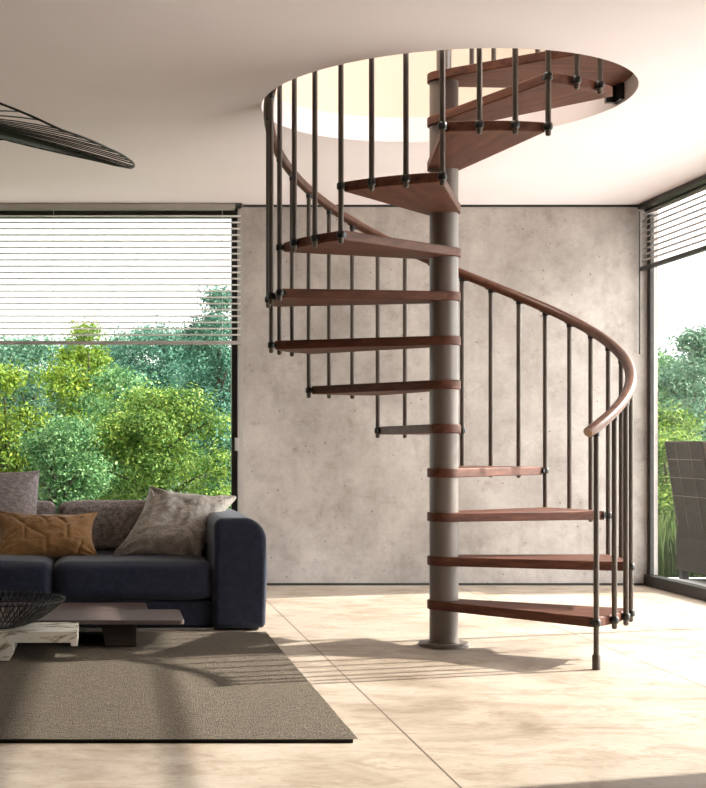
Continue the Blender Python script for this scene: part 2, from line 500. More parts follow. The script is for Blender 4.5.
# right window: full height glazing along the right side
w2 = empty('window_2', (XR, 6.8, 0))
bm = bmesh.new()
def rb(y0, y1, z0, z1, dx=0.03):
    box(bm, -dx, dx, y0-6.8, y1-6.8, z0, z1)
rb(4.44, YB, 0.0, 0.075, 0.035)
rb(4.44, YB, ZC-0.05, ZC)
rb(YB-0.055, YB, 0.075, ZC-0.07, 0.012)
rb(4.44, 4.50, 0.075, ZC-0.07)
rb(7.235, 7.265, 0.075, ZC-0.07, 0.02)
finish(bm, 'window_frame', M['frame'], w2)
wbox('pane', XR-0.003, XR+0.003, 7.265, YB-0.055, 0.075, ZC-0.07, M['glass'], w2)
wbox('pane', XR-0.003, XR+0.003, 4.50, 7.235, 0.075, ZC-0.07, M['glass'], w2)
wbox('inner_bead', XR+0.012, XR+0.022, YB-0.05, YB-0.03, 0.075, ZC-0.07, M['guide'], w2)
struct(w2, 'full height dark framed window on the right side', 'window')

# venetian blinds
def slat(bm, along, a0, a1, pos, z, width=0.026, tilt=math.radians(-15), th=0.0022):
    """a flat slat, slightly cambered"""
    prof = []
    for s in (-1, -0.33, 0.33, 1):
        d = s*width/2
        prof.append((d*math.cos(tilt), d*math.sin(tilt)+0.0022*(1-s*s)))
    loop = [(p, q+th/2) for p, q in prof]+[(p, q-th/2) for p, q in prof[::-1]]
    rings = []
    for a in (a0, a1):
        if along == 'x':
            rings.append([bm.verts.new((a, pos+p, z+q)) for p, q in loop])
        else:
            rings.append([bm.verts.new((pos+p, a, z+q)) for p, q in loop])
    k = len(loop)
    for i in range(k):
        bm.faces.new((rings[0][i], rings[0][(i+1) % k], rings[1][(i+1) % k], rings[1][i]))
    bm.faces.new(rings[0][::-1]); bm.faces.new(rings[1])

YBL = YB-0.055
zl_bot = at(0, 341.5, YBL).z
b1 = empty('venetian_blind', (-0.9, YBL, ZC))
def bl(name, x0, x1, y0, y1, z0, z1, m, par, bevel=0.0):
    return wbox(name, x0, x1, y0, y1, z0, z1, m, par, bevel)
XB0, XB1 = -2.75, 0.925
bl('headrail', XB0, XB1-0.04, YBL-0.03, YBL+0.03, ZC-0.045, ZC-0.004, M['rail'], b1, 0.003)
bl('end_bracket', XB1-0.04, XB1+0.005, YBL-0.03, YBL+0.03, ZC-0.03, ZC-0.004, M['frame'], b1, 0.002)
bl('bottom_rail', XB0, XB1+0.008, YBL-0.016, YBL+0.016, zl_bot-0.012, zl_bot+0.012, M['rail'], b1, 0.004)
bm = bmesh.new()
NS = 20
ztop = ZC-0.045
for i in range(1, NS+1):
    z = ztop-(ztop-zl_bot-0.012)*i/(NS+1)
    slat(bm, 'x', XB0-b1.location.x, XB1-b1.location.x, 0, z-b1.location.z)
finish(bm, 'slats', M['slat'], b1)
for x in (XB0+0.15, -1.5, -0.35, 0.80):
    bm = bmesh.new()
    for dy in (-0.0145, 0.0145):
        tube(bm, [(x-b1.location.x, dy, zl_bot-b1.location.z), (x-b1.location.x, dy, -0.045)], 0.0007, 5)
    finish(bm, 'ladder_cord', M['slat'], b1)
tag(b1, 'pale venetian blind half lowered over the window left of the concrete wall', 'blind')

XBR = XR-0.055
zr_bot = at(640, 267.5, YB-0.03).z
b2 = empty('venetian_blind', (XBR, 7.0, ZC))
bl('headrail', XBR-0.03, XBR+0.03, 4.5, YB-0.02, ZC-0.036, ZC-0.002, M['frame'], b2, 0.003)
bl('bottom_rail', XBR-0.016, XBR+0.016, 4.5, YB-0.02, zr_bot-0.014, zr_bot+0.014, M['frame'], b2, 0.004)
bm = bmesh.new()
ztop = ZC-0.036
for i in range(1, 10):
    z = ztop-(ztop-zr_bot-0.014)*i/10
    slat(bm, 'y', 4.5-7.0, YB-0.02-7.0, 0, z-ZC, 0.019, math.radians(55))
finish(bm, 'slats', M['rail'], b2)
for y in (5.2, 6.4, 7.6, 8.75):
    bm = bmesh.new()
    for dx in (-0.0145, 0.0145):
        tube(bm, [(dx, y-7.0, zr_bot-ZC), (dx, y-7.0, -0.05)], 0.0007, 5)
    finish(bm, 'ladder_cord', M['rail'], b2)
bm = bmesh.new()
tube(bm, [(-0.022, YB-0.03-7.0, -0.05), (-0.022, YB-0.03-7.0, at(640, 353, YB-0.03).z-ZC)], 0.0045, 8)
finish(bm, 'tilt_wand', M['frame'], b2)
tag(b2, 'dark venetian blind pulled up at the head of the right window, with a hanging wand', 'blind')

# ------------------------------------------------------------------ the spiral staircase
RISE = 0.21
ZOFF = -0.01
A0 = math.radians(-54.65); DA = math.radians(10.3388)
RB = 0.8345           # baluster circle
RT = 0.818            # tread end
TH = 0.043            # tread thickness
RC = 0.0785           # collar round the pole
def zt(n): return n*RISE+ZOFF                    # middle of tread n
def zh(k): return 1.042+0.07*k                    # middle of the handrail
st = empty('spiral_staircase', (PX, PY, 0))
tag(st, 'spiral staircase of red-brown wooden treads round a taupe steel pole', 'staircase')

bm = bmesh.new()
lathe(bm, [(0.120, 0.0), (0.120, 0.014), (0.114, 0.020), (0.075, 0.020), (0.075, 0.026)], 48)
finish(bm, 'base_plate', M['pole'], st, smooth=35)
bm = bmesh.new(); lathe(bm, [(0.0675, 0.02), (0.0675, zt(13)+0.02)], 48)
finish(bm, 'pole', M['pole'], st, smooth=40)
bm = bmesh.new(); lathe(bm, [(0.035, zt(13)+0.02), (0.035, 3.66), (0.03, 3.68)], 32)
finish(bm, 'upper_post', M['pole'], st, smooth=40)

def hull(pts):
    pts = sorted(set((round(x, 6), round(y, 6)) for x, y in pts))
    def half(P):
        h = []
        for p in P:
            while len(h) > 1 and (h[-1][0]-h[-2][0])*(p[1]-h[-2][1])-(h[-1][1]-h[-2][1])*(p[0]-h[-2][0]) <= 0:
                h.pop()
            h.append(p)
        return h
    a, b = half(pts), half(pts[::-1])
    return a[:-1]+b[:-1]

span = 3*DA
circ = [(RC*math.cos(2*PI*k/40), RC*math.sin(2*PI*k/40)) for k in range(40)]
arc = [(RT*math.cos(a), RT*math.sin(a)) for a in [(-0.5+i/10)*span*0.985 for i in range(11)]]
bm = bmesh.new(); prism(bm, hull(circ+arc), -TH/2, TH/2)
t1 = finish(bm, 'tread', M['tread'], st, bevel=0.004, seg=2)
t1.location = (0, 0, zt(1)); t1.rotation_euler = (0, 0, A0+span/2)
treads = [t1]
for nn in range(2, 13):
    t = t1.copy(); C.objects.link(t); t.parent = st
    t.location = (0, 0, zt(nn)); t.rotation_euler = (0, 0, A0+span*(nn-0.5))
    treads.append(t)
# landing
a36 = A0+36*DA
back_y = 0.135
def rim(a, r=HR-0.004): return (r*math.cos(a), r*math.sin(a))
a_end = math.asin(back_y/(HR-0.004))
a_s = (a36+PI) % (2*PI)-PI
lp = circ+[rim(a_s+(a_end-a_s)*i/14) for i in range(15)]
bm = bmesh.new(); prism(bm, hull(lp), zt(13)-TH/2, zt(13)+TH/2)
finish(bm, 'landing', M['tread'], st, bevel=0.004, seg=2)
bm = bmesh.new()
box(bm, 0.80, 0.865, 0.06, 0.085, ZC+0.01-0.0, zt(13)-TH/2)
box(bm, 0.845, 0.865, 0.0, 0.10, ZC+0.01, zt(13)-TH/2)
finish(bm, 'mounting_bracket', M['clamp'], st)

def pol(r, a, z): return Vector((r*math.cos(a), r*math.sin(a), z))
def clamp(par, a, z, r=0.0185, h=0.030):
    bm = bmesh.new()
    c = pol(RB, a, 0)
    lathe(bm, [(r*0.8, z-h/2), (r, z-h/2+0.005), (r, z+h/2-0.005), (r*0.8, z+h/2)], 16, c.x, c.y)
    rad = Vector((math.cos(a), math.sin(a), 0)); tan = Vector((-math.sin(a), math.cos(a), 0))
    vs = box(bm, RT-0.012-RB, 0, -0.010, 0.010, z-0.010, z+0.010)
    for v in vs:
        v.co = c+rad*v.co.x+tan*v.co.y+Vector((0, 0, v.co.z))
    finish(bm, 'clamp', M['clamp'], par, smooth=40)

for k in range(0, 36):
    a = A0+k*DA
    lower = max(1, math.ceil(k/3)) if k % 3 == 0 else k//3+1
    if k == 0:
        z0 = 0.0
    else:
        z0 = zt(lower)-0.040
    z1 = zh(k)-0.030
    bm = bmesh.new()
    c = pol(RB, a, 0)
    rb_ = 0.0118
    if k == 0:
        lathe(bm, [(rb_, 0.05), (rb_, z1)], 16, c.x, c.y)
    else:
        lathe(bm, [(rb_*0.55, z0), (rb_*0.9, z0+0.004), (rb_, z0+0.010), (rb_, z1)], 16, c.x, c.y)
    o = finish(bm, 'baluster', M['baluster'], st, smooth=40)
    if k == 0:
        bm = bmesh.new(); lathe(bm, [(0.0175, 0.0), (0.0175, 0.058), (0.0140, 0.066)], 18, c.x, c.y)
        finish(bm, 'foot', M['baluster'], o, smooth=40)
    ts = sorted({max(1, k//3), k//3+1}) if k % 3 == 0 and k > 0 else [k//3+1]
    for n_ in ts:
        if n_ <= 12:
            clamp(o, a, zt(n_))
    # bracket under the handrail
    bm = bmesh.new()
    lathe(bm, [(0.0150, z1-0.012), (0.0150, z1+0.010), (0.009, z1+0.018)], 14, c.x, c.y)
    tg = Vector((-math.sin(a)*RB*DA, math.cos(a)*RB*DA, 0.07)).normalized()
    tube(bm, [c+Vector((0, 0, zh(k)-0.0235))-tg*0.03, c+Vector((0, 0, zh(k)-0.0235))+tg*0.03], 0.0075, 8)
    finish(bm, 'rail_bracket', M['clamp'], o, smooth=40)

# handrail: a helix
ks = [-0.36+i*(36.6)/220 for i in range(221)]
hp_ = [pol(RB, A0+k*DA, zh(k)) for k in ks]
bm = bmesh.new()
tube(bm, hp_, [0.0225]+[0.0245]*(len(hp_)-1), 16)
hr = finish(bm, 'handrail', M['handrail'], st, smooth=50)
bm = bmesh.new()
d0 = (hp_[0]-hp_[1]).normalized()
tube(bm, [hp_[0]-d0*0.001, hp_[0]+d0*0.003, hp_[0]+d0*0.005], [0.0215, 0.0215, 0.017], 20)
ec = finish(bm, 'end_cap', M['rail_end'], hr, smooth=50)
ec['label'] = 'pale end grain of the handrail'

# guard along the back edge of the landing
ob = None
for i in range(7):
    x = 0.165+i*0.107
    bm = bmesh.new(); lathe(bm, [(0.0118, zt(13)+TH/2), (0.0118, 3.62)], 14, x, back_y-0.02)
    o = finish(bm, 'guard_baluster', M['baluster'], st, smooth=40)
bm = bmesh.new(); tube(bm, [(0.0, back_y-0.02, 3.64), (0.87, back_y-0.02, 3.64)], 0.0245, 16)
finish(bm, 'guard_rail', M['handrail'], st, smooth=50)

# ------------------------------------------------------------------ rug
RX1 = at(358, 740, 4.37).x
bm = bmesh.new()
NX, NY = 60, 60
rx0, ry0, ry1 = -1.85, 4.365, 6.88
grid = {}
for i in range(NX+1):
    for j in range(NY+1):
        x = rx0+(RX1-rx0)*i/NX; y = ry0+(ry1-ry0)*j/NY
        z = 0.0135+0.0012*noise.noise(Vector((x*5, y*5, 0)))
        if i in (0, NX): x += 0.003*noise.noise(Vector((0, y*9, 3)))
        grid[i, j] = bm.verts.new((x, y, z))
for i in range(NX):
    for j in range(NY):
        bm.faces.new((grid[i, j], grid[i+1, j], grid[i+1, j+1], grid[i, j+1]))
rug = finish(bm, 'rug', M['rug'])
bm = bmesh.new()
box(bm, rx0+0.004, RX1-0.016, ry0+0.004, ry1-0.004, 0.0, 0.0115)
finish(bm, 'shaded_edge', M['rug_edge'], rug)  # lower rug body, coloured dark as its shaded edge
tag(rug, 'large taupe woven rug under the coffee tables and sofa front', 'rug')

# ------------------------------------------------------------------ sofa
so = empty('sofa', (-0.28, 7.55, 0))
tag(so, 'low navy blue sofa with square arms in front of the left window', 'sofa')
def sbox(name, x0, x1, y0, y1, z0, z1, m, bevel, seg=5, puff=0.0, res=0):
    bm = bmesh.new()
    box(bm, x0-so.location.x, x1-so.location.x, y0-so.location.y, y1-so.location.y, z0, z1)
    if puff or res:
        bmesh.ops.subdivide_edges(bm, edges=bm.edges[:], cuts=res or 6, use_grid_fill=True)
        cx, cy, cz = (x0+x1)/2-so.location.x, (y0+y1)/2-so.location.y, (z0+z1)/2
        hx, hy, hz = (x1-x0)/2, (y1-y0)/2, (z1-z0)/2
        for v in bm.verts:
            p = ((v.co.x-cx)/hx, (v.co.y-cy)/hy, (v.co.z-cz)/hz)
            f = [1-abs(q)**4 for q in p]
            v.co.z += puff*p[2]*f[0]*f[1]
            v.co.y += puff*0.8*p[1]*f[0]*f[2]
            v.co.x += puff*0.5*p[0]*f[1]*f[2]
            v.co.z += 0.004*noise.noise(v.co*7)
    return finish(bm, name, m, so, bevel=bevel, seg=seg)

def rounded(name, x0, x1, y0, y1, z0, z1, rx, m, par, org, puff=0.012, n=26, rr=None, wrinkle=0.003):
    """soft upholstered block: superellipsoid-like box with corner radius rx"""
    bm = bmesh.new()
    hx, hy, hz = (x1-x0)/2, (y1-y0)/2, (z1-z0)/2
    c = Vector(((x0+x1)/2, (y0+y1)/2, (z0+z1)/2))-Vector(org)
    bmesh.ops.create_cube(bm, size=2.0)
    bmesh.ops.subdivide_edges(bm, edges=bm.edges[:], cuts=n, use_grid_fill=True)
    for v in bm.verts:
        p = v.co.copy()
        # spread samples so the rounded edges get enough of them
        q = Vector([math.copysign(1-(1-abs(t))**1.0, t) for t in p])
        s = Vector((q.x*hx, q.y*hy, q.z*hz))
        r = min(rx, hx*0.99, hy*0.99, hz*0.99)
        core = Vector((max(-hx+r, min(hx-r, s.x)), max(-hy+r, min(hy-r, s.y)), max(-hz+r, min(hz-r, s.z))))
        d = s-core
        if d.length > 1e-9:
            s = core+d.normalized()*r
        f = (1-(p.x)**4, 1-(p.y)**4, 1-(p.z)**4)
        nrm = d.normalized() if d.length > 1e-9 else Vector((0, 0, 0))
        s.z += puff*p.z*f[0]*f[1]
        s.y += puff*p.y*f[0]*f[2]
        s.x += puff*p.x*f[1]*f[2]
        w = noise.noise(Vector((s.x*6+c.x*3, s.y*6, s.z*6)))
        s += nrm*wrinkle*w
        v.co = s+c
    return finish(bm, name, m, par, smooth=80)

SO = so.location
AX0, AX1 = 0.565, 0.842
SY0, SY1 = 7.02, 8.06
def arm(x0, x1, r0, r1):
    zb, z1 = 0.012, 0.585
    P = [(x0, zb), (x0, 0.30)]
    for c, r, a0 in ((x0+r0, r0, PI), (x1-r1, r1, PI/2)):
        for i in range(9):
            a = a0-PI/2*i/8
            P.append((c+r*math.cos(a), z1-r+r*math.sin(a)))
    P += [(x1+0.003, 0.30), (x1-0.006, zb)]
    bm = bmesh.new()
    quadprism(bm, [(x-SO.x, z) for x, z in P], SY0-0.02-SO.y, SY1-SO.y)
    return finish(bm, 'arm', M['navy'], so, bevel=0.028, seg=5)
arm(AX0, AX1-0.003, 0.05, 0.12)
arm(-1.68, -1.40, 0.105, 0.055)
rounded('base', -1.40, AX0, SY0+0.03, SY1-0.02, 0.012, 0.150, 0.015, M['navy'], so, SO, 0.0, 16)
rounded('backrest', -1.40, AX0, 7.86, SY1, 0.160, 0.545, 0.05, M['navy'], so, SO, 0.0, 20)
for a, b in ((-0.262, AX0-0.006), (-0.835, -0.275), (-1.395, -0.845)):
    rounded('seat_cushion', a, b, SY0+0.005, 7.86, 0.155, 0.352, 0.045, M['navy'], so, SO, 0.012, 26)
for a, b in ((-0.258, AX0-0.01), (-0.83, -0.290), (-1.39, -0.84)):
    bc = rounded('back_cushion', a, b, 7.66, 7.88, 0.36, 0.634, 0.028, M['greyweave'], so, SO, 0.012, 26)
    bc['label'] = 'grey-brown woven back cushion'
bm = bmesh.new()
box(bm, -1.64-SO.x, 0.80-SO.x, SY0+0.02-SO.y, SY1-0.05-SO.y, 0.003, 0.012)
finish(bm, 'plinth', M['clamp'], so)
bm = bmesh.new()
box(bm, -1.40-SO.x, AX0-SO.x, SY0+0.012-SO.y, SY0+0.028-SO.y, 0.003, 0.011)
finish(bm, 'metal_rail', M['guide'], so)
for x in (-1.5, 0.72):
    for y in (SY0+0.12, SY1-0.15):
        bm = bmesh.new(); box(bm, x-0.03-SO.x, x+0.03-SO.x, y-0.03-SO.y, y+0.03-SO.y, 0.0, 0.004)
        finish(bm, 'foot', M['clamp'], so)

# ------------------------------------------------------------------ loose pillows
def pillow(name, TL, TR, BR, BL, th, m, pinch=0.08, n=48, wrinkle=0.006, groove=None, seed=0, pinch_top=None):
    cen = (TL+TR+BR+BL)/4
    bm = bmesh.new()
    nrm = ((TR-BL).cross(TL-BR)).normalized()
    if nrm.y > 0: nrm = -nrm
    def pos(u, v, side):
        # edges bow inwards between the corners
        uu = u*(1-pinch*(1-v*v)*abs(u)); vv = v*(1-(pinch_top if pinch_top and v > 0 else pinch)*(1-u*u)*abs(v))
        s, t = (uu+1)/2, (vv+1)/2
        p = (BL*(1-s)+BR*s)*(1-t)+(TL*(1-s)+TR*s)*t
        e = max(0, (1-abs(u)**2.6))*max(0, (1-abs(v)**2.6))
        h = th/2*(e**0.5)
        q = Vector((u*2+seed, v*2, side*0.5+seed))
        wr = wrinkle*(noise.noise(q*1.2)+0.6*noise.noise(q*3.0))*min(1, e*2.5)
        # folds running in from the corners
        ang = math.atan2(1-abs(v)+1e-4, 1-abs(u)+1e-4)
        cr = max(0, 1-math.hypot(1-abs(u), 1-abs(v))/0.9)
        wr += wrinkle*0.9*math.sin(ang*9+seed)*cr*(1 if e > 0.001 else 0)
        g = groove(u, v) if groove and side > 0 else 0
        return p+nrm*side*(h+wr-g)-cen
    for side in (1, -1):
        V = {}
        for i in range(n+1):
            for j in range(n+1):
                a = -math.cos(PI*i/n); b = -math.cos(PI*j/n)
                a = 0.5*a+0.5*(2*i/n-1); b = 0.5*b+0.5*(2*j/n-1)
                V[i, j] = bm.verts.new(pos(a, b, side))
        for i in range(n):
            for j in range(n):
                bm.faces.new((V[i, j], V[i+1, j], V[i+1, j+1], V[i, j+1]))
    bmesh.ops.remove_doubles(bm, verts=bm.verts, dist=0.0008)
    o = finish(bm, name, m, smooth=75)
    o.location = cen
    return o

o = pillow('throw_pillow', at(149, 486, 7.76), at(237, 496, 7.84), at(200, 563, 7.36), at(110, 556, 7.36), 0.21, M['linen'], 0.15, 76, 0.019, seed=3.1)
tag(o, 'crumpled taupe linen pillow leaning against the navy sofa arm', 'pillow')

def seg_d(p, a, b):
    ax, ay = a; bx, by = b
    dx, dy = bx-ax, by-ay
    t = max(0, min(1, ((p[0]-ax)*dx+(p[1]-ay)*dy)/(dx*dx+dy*dy)))
    return math.hypot(p[0]-ax-t*dx, (p[1]-ay-t*dy))
def q2(x, y): return ((x-235)/255.0, -(y-365)/105.0*0.42)
lines = [[(75, 310), (130, 355), (130, 410)], [(135, 355), (205, 300)], [(135, 360), (238, 408), (238, 470)],
         [(190, 285), (240, 338), (295, 295)], [(240, 338), (240, 345)], [(285, 305), (345, 350), (345, 410)], [(345, 350), (420, 300)], [(20, 410), (75, 380)], [(380, 470), (420, 420)]]
segs = [(q2(*l[i]), q2(*l[i+1])) for l in lines for i in range(len(l)-1)]
def tan_groove(u, v):
    p = (u, v*0.42)
    d = min(seg_d(p, a, b) for a, b in segs)
    return 0.008*math.exp(-(d/0.018)**2)-0.003*math.exp(-((d-0.07)/0.05)**2)
o = pillow('lumbar_pillow', at(-7, 508, 7.58), at(98, 511, 7.58), at(99.5, 557, 7.35), at(-7, 559, 7.35), 0.15, M['tan'], 0.13, 84, 0.007, tan_groove, seed=1.7, pinch_top=0.34)
tag(o, 'tan velvet lumbar pillow with quilted zigzag seams on the sofa', 'pillow')
o = pillow('throw_pillow', at(-50, 470, 7.74), at(40, 469, 7.74), at(38, 556, 7.56), at(-50, 558, 7.56), 0.16, M['mauveweave'], 0.05, 50, 0.004, seed=5.2)
tag(o, 'tall square mauve grey woven pillow standing behind the tan pillow', 'pillow')

# ------------------------------------------------------------------ coffee tables
def rrect(x0, x1, y0, y1, r, corners=(1, 1, 1, 1), n=6):
    """corners: lower-left, lower-right, upper-right, upper-left rounded or not"""
    out = []
    for (cx, cy, a0, on) in ((x0, y0, PI, corners[0]), (x1, y0, 1.5*PI, corners[1]), (x1, y1, 0, corners[2]), (x0, y1, PI/2, corners[3])):
        if not on:
            out.append((cx, cy)); continue
        ox = cx+(r if cx == x0 else -r); oy = cy+(r if cy == y0 else -r)
        out += [(ox+r*math.cos(a0+PI/2*i/n), oy+r*math.sin(a0+PI/2*i/n)) for i in range(n+1)]
    return out

ZT = 0.150
YA = F*(EYE-ZT)/(619-V0)     # near edge
YM = F*(EYE-ZT)/(608-V0)     # step
YZ = 6.98   # far edge
ct = empty('coffee_table', (0.05, 6.55, 0))
cl = ct.location
bm = bmesh.new()
prism(bm, [(x-cl.x, y-cl.y) for x, y in rrect(-0.95, (184.5-U0)*YA/F, YA, YM, 0.028, (0, 1, 1, 0))], ZT-0.021, ZT)
finish(bm, 'top_panel', M['mauve'], ct, bevel=0.003, seg=2)
bm = bmesh.new()
prism(bm, [(x-cl.x, y-cl.y) for x, y in rrect(-0.95, (148-U0)*YM/F, YM+0.002, YZ, 0.03, (0, 0, 1, 0))], ZT-0.021, ZT)
finish(bm, 'top_panel', M['mauve'], ct, bevel=0.003, seg=2)
bm = bmesh.new()
gx = (132-U0)*YM/F
box(bm, gx-0.035-cl.x, gx+0.045-cl.x, YM+0.015-cl.y, YM+0.07-cl.y, ZT-0.004, ZT+0.0008)
finish(bm, 'cable_slot', M['clamp'], ct)
LY = 1302.8/(648-V0)-0.03
lx1 = (136.5-U0)*LY/F; lx0 = (101-U0)*LY/F
bm = bmesh.new()
quadprism(bm, [(lx0+0.02-cl.x, 0.0165), (lx1-cl.x, 0.0165), (lx1-cl.x, ZT-0.021), (lx0-cl.x, ZT-0.021)], LY-cl.y, LY+0.45-cl.y)
finish(bm, 'leg', M['darkwood'], ct, bevel=0.003)
bm = bmesh.new(); box(bm, -0.90-cl.x, -0.66-cl.x, LY+0.06-cl.y, LY+0.45-cl.y, 0.0165, ZT-0.021)
finish(bm, 'leg', M['darkwood'], ct, bevel=0.003)
tag(ct, 'low mauve lacquer coffee table with a dark block leg by the sofa', 'table')

mt = empty('coffee_table', (-0.6, 6.1, 0))
ml = mt.location
ZM = 0.143
YN = 5.95; YK = 6.25
mx1 = (77.5-U0)*YN/F
bm = bmesh.new()
box(bm, -1.4-ml.x, mx1-ml.x, YN-ml.y, YK-ml.y, 0.092, ZM)
box(bm, mx1-0.03-ml.x, mx1-ml.x, YN-ml.y, YK-ml.y, 0.077, 0.092)
finish(bm, 'marble_top', M['marble'], mt, bevel=0.002, seg=2)
bm = bmesh.new()
sx1 = (14-U0)*5.93/F
quadprism(bm, [(-0.72-ml.x, 0.0165), (sx1-0.022-ml.x, 0.0165), (sx1-0.002-ml.x, 0.05), (sx1-ml.x, 0.092), (-0.72-ml.x, 0.092)], 5.925-ml.y, 6.20-ml.y)
finish(bm, 'leg', M['marble'], mt, bevel=0.003, seg=2)
bm = bmesh.new()
quadprism(bm, [(-1.36-ml.x, 0.0165), (-1.1-ml.x, 0.0165), (-1.08-ml.x, 0.05), (-1.08-ml.x, 0.092), (-1.36-ml.x, 0.092)], 5.925-ml.y, 6.20-ml.y)
finish(bm, 'leg', M['marble'], mt, bevel=0.003, seg=2)
tag(mt, 'low veined cream marble coffee table carrying a black wire bowl', 'table')

# wire bowl
bowl = empty('wire_bowl', (at(3, 600, 6.08).x, 6.08, ZM))
RBW = (65-3)*6.08/F
hb = 0.121
bm = bmesh.new()
NW = 120
def bprof(t):   # t 0..1 from foot to rim
    r = 0.06+(RBW-0.06)*t
    z = 0.006+hb*(t**1.7)
    return r, z
for i in range(NW):
    a = 2*PI*i/NW
    pts = []
    for j in range(11):
        r, z = bprof(j/10)
        aa = a+0.30*(j/10)*(1 if i % 2 else -1)
        pts.append((r*math.cos(aa), r*math.sin(aa), z))
    r, z = bprof(1.01)
    aa = a+0.30*(1 if i % 2 else -1)
    pts.append((r*math.cos(aa), r*math.sin(aa), z+0.009))
    tube(bm, pts, 0.0027, 5)
finish(bm, 'wires', M['wire'], bowl, smooth=60)
bm = bmesh.new()
tube(bm, [((RBW)*math.cos(2*PI*k/64), RBW*math.sin(2*PI*k/64), hb+0.006) for k in range(64)], 0.0032, 8, closed=True)
finish(bm, 'rim', M['wire'], bowl, smooth=60)
bm = bmesh.new(); lathe(bm, [(0.062, 0.0), (0.066, 0.003), (0.066, 0.008), (0.06, 0.010)], 32)
finish(bm, 'foot', M['wire'], bowl, smooth=50)
tag(bowl, 'black wire bowl on the marble coffee table', 'bowl')

# ------------------------------------------------------------------ pendant lamp
LC = Vector(((-60-U0)*4.6/F, 4.6, 2.068))
pl = empty('pendant_lamp', LC)
def rimpt(phi):
    R_ = 0.66
    x = LC.x+R_*math.cos(phi); y = LC.y+R_*math.sin(phi)
    c, s = math.cos(phi), math.sin(phi)
    # tip low on the right, near side a little higher, far side highest
    tgt = [(-180, 2.06), (-110, 2.03), (-70, 1.978), (-50, 1.918), (-30, 1.899), (-15, 1.899), (0, 1.911), (10, 1.928), (25, 1.972), (45, 2.042), (60, 2.094), (75, 2.147), (110, 2.16), (150, 2.10), (180, 2.06)]
    d = math.degrees((phi+PI) % (2*PI)-PI)
    for (a, za), (b, zb) in zip(tgt, tgt[1:]):
        if a <= d <= b:
            t = (d-a)/(b-a); t = t
            return Vector((x, y, za+(zb-za)*t))-LC
    return Vector((x, y, 2.06))-LC
bm = bmesh.new()
NR = 96
tube(bm, [rimpt(2*PI*k/NR*1.0) for k in range(NR)], 0.0038, 8, closed=True)
finish(bm, 'outer_ring', M['wire'], pl, smooth=60)
bm = bmesh.new()
tube(bm, [(0.085*math.cos(2*PI*k/40), 0.085*math.sin(2*PI*k/40), 0.0) for k in range(40)], 0.004, 8, closed=True)
finish(bm, 'inner_ring', M['wire'], pl, smooth=60)
bm = bmesh.new()
NRB = 64
for i in range(NRB):
    a = 2*PI*i/NRB
    p = rimpt(a); q = Vector((0.085*math.cos(a+0.25), 0.085*math.sin(a+0.25), 0.0))
    pts = [q.lerp(p, t)+Vector((0, 0, 0.008*math.sin(PI*t))) for t in (0, 0.2, 0.4, 0.6, 0.8, 1.0)]
    tube(bm, pts, 0.0022, 5)
finish(bm, 'ribs', M['wire'], pl, smooth=60)
bm = bmesh.new()
lathe(bm, [(0.05, -0.03), (0.075, -0.02), (0.08, 0.0), (0.08, 0.02), (0.05, 0.06), (0.012, 0.08)], 32)
finish(bm, 'lamp_holder', M['wire'], pl, smooth=50)
bm = bmesh.new()
tube(bm, [(0, 0, 0.07), (0, 0, ZC-LC.z-0.02)], 0.005, 8)
finish(bm, 'rod', M['wire'], pl, smooth=50)
bm = bmesh.new(); lathe(bm, [(0.05, ZC-LC.z-0.025), (0.055, ZC-LC.z-0.02), (0.055, ZC-LC.z)], 32)
finish(bm, 'canopy', M['wire'], pl, smooth=50)
tag(pl, 'black ribbed wire pendant lamp hanging from the ceiling at top left', 'lamp')

# ------------------------------------------------------------------ outside
bm = bmesh.new(); box(bm, -30, 45, YB+0.3, 80, -0.5, -0.10)
g = finish(bm, 'ground', M['grass_ground']); g['kind'] = 'structure'
tag(g, 'green ground outside beyond the windows', 'ground')
bm = bmesh.new(); box(bm, XR+0.1, 14.0, -6.0, 9.86, -0.20, -0.004)
tr = finish(bm, 'terrace', M['terrace']); tr['kind'] = 'structure'
tag(tr, 'pale stone terrace outside the right window', 'terrace')
bm = bmesh.new(); box(bm, -30, 45, -20, YB+0.3, -0.5, -0.21)
g = finish(bm, 'ground', M['grass_ground']); g['kind'] = 'structure'
tag(g, 'green ground beside the house', 'ground')

# outdoor wicker chair
ch = empty('wicker_chair', (4.50, 9.45, 0))
tag(ch, 'dark brown high-backed wicker armchair on the terrace beyond the right window', 'chair')
bm = bmesh.new()
quadprism(bm, [(-0.47, 0.99), (-0.40, 0.99), (-0.26, 0.30), (-0.36, 0.30)], -0.32, 0.30)
finish(bm, 'backrest', M['wicker'], ch, bevel=0.012)
bm = bmesh.new(); box(bm, -0.36, 0.42, -0.34, 0.36, 0.06, 0.34)
finish(bm, 'seat', M['wicker'], ch, bevel=0.012)
for y0, y1 in ((-0.36, -0.27), (0.24, 0.33)):
    bm = bmesh.new()
    quadprism(bm, [(-0.44, 0.92), (-0.30, 0.99), (-0.10, 0.72), (0.42, 0.60), (0.42, 0.06), (-0.33, 0.06)], y0, y1)
    finish(bm, 'arm', M['wicker'], ch, bevel=0.012)
rounded('cushion', -0.27, 0.40, -0.26, 0.28, 0.34, 0.48, 0.05, M['slate'], ch, (0, 0, 0), 0.012, 16)
rounded('cushion', -0.30, -0.12, -0.26, 0.28, 0.46, 0.84, 0.06, M['slate'], ch, (0, 0, 0), 0.012, 16)
for sx in (-0.32, 0.37):
    for sy in (-0.30, 0.31):
        bm = bmesh.new(); box(bm, sx-0.025, sx+0.025, sy-0.025, sy+0.025, -0.004, 0.065)
        finish(bm, 'leg', M['frame'], ch)
bm = bmesh.new()
def bx_(z): return -0.47+(0.99-z)/0.69*0.11-0.004
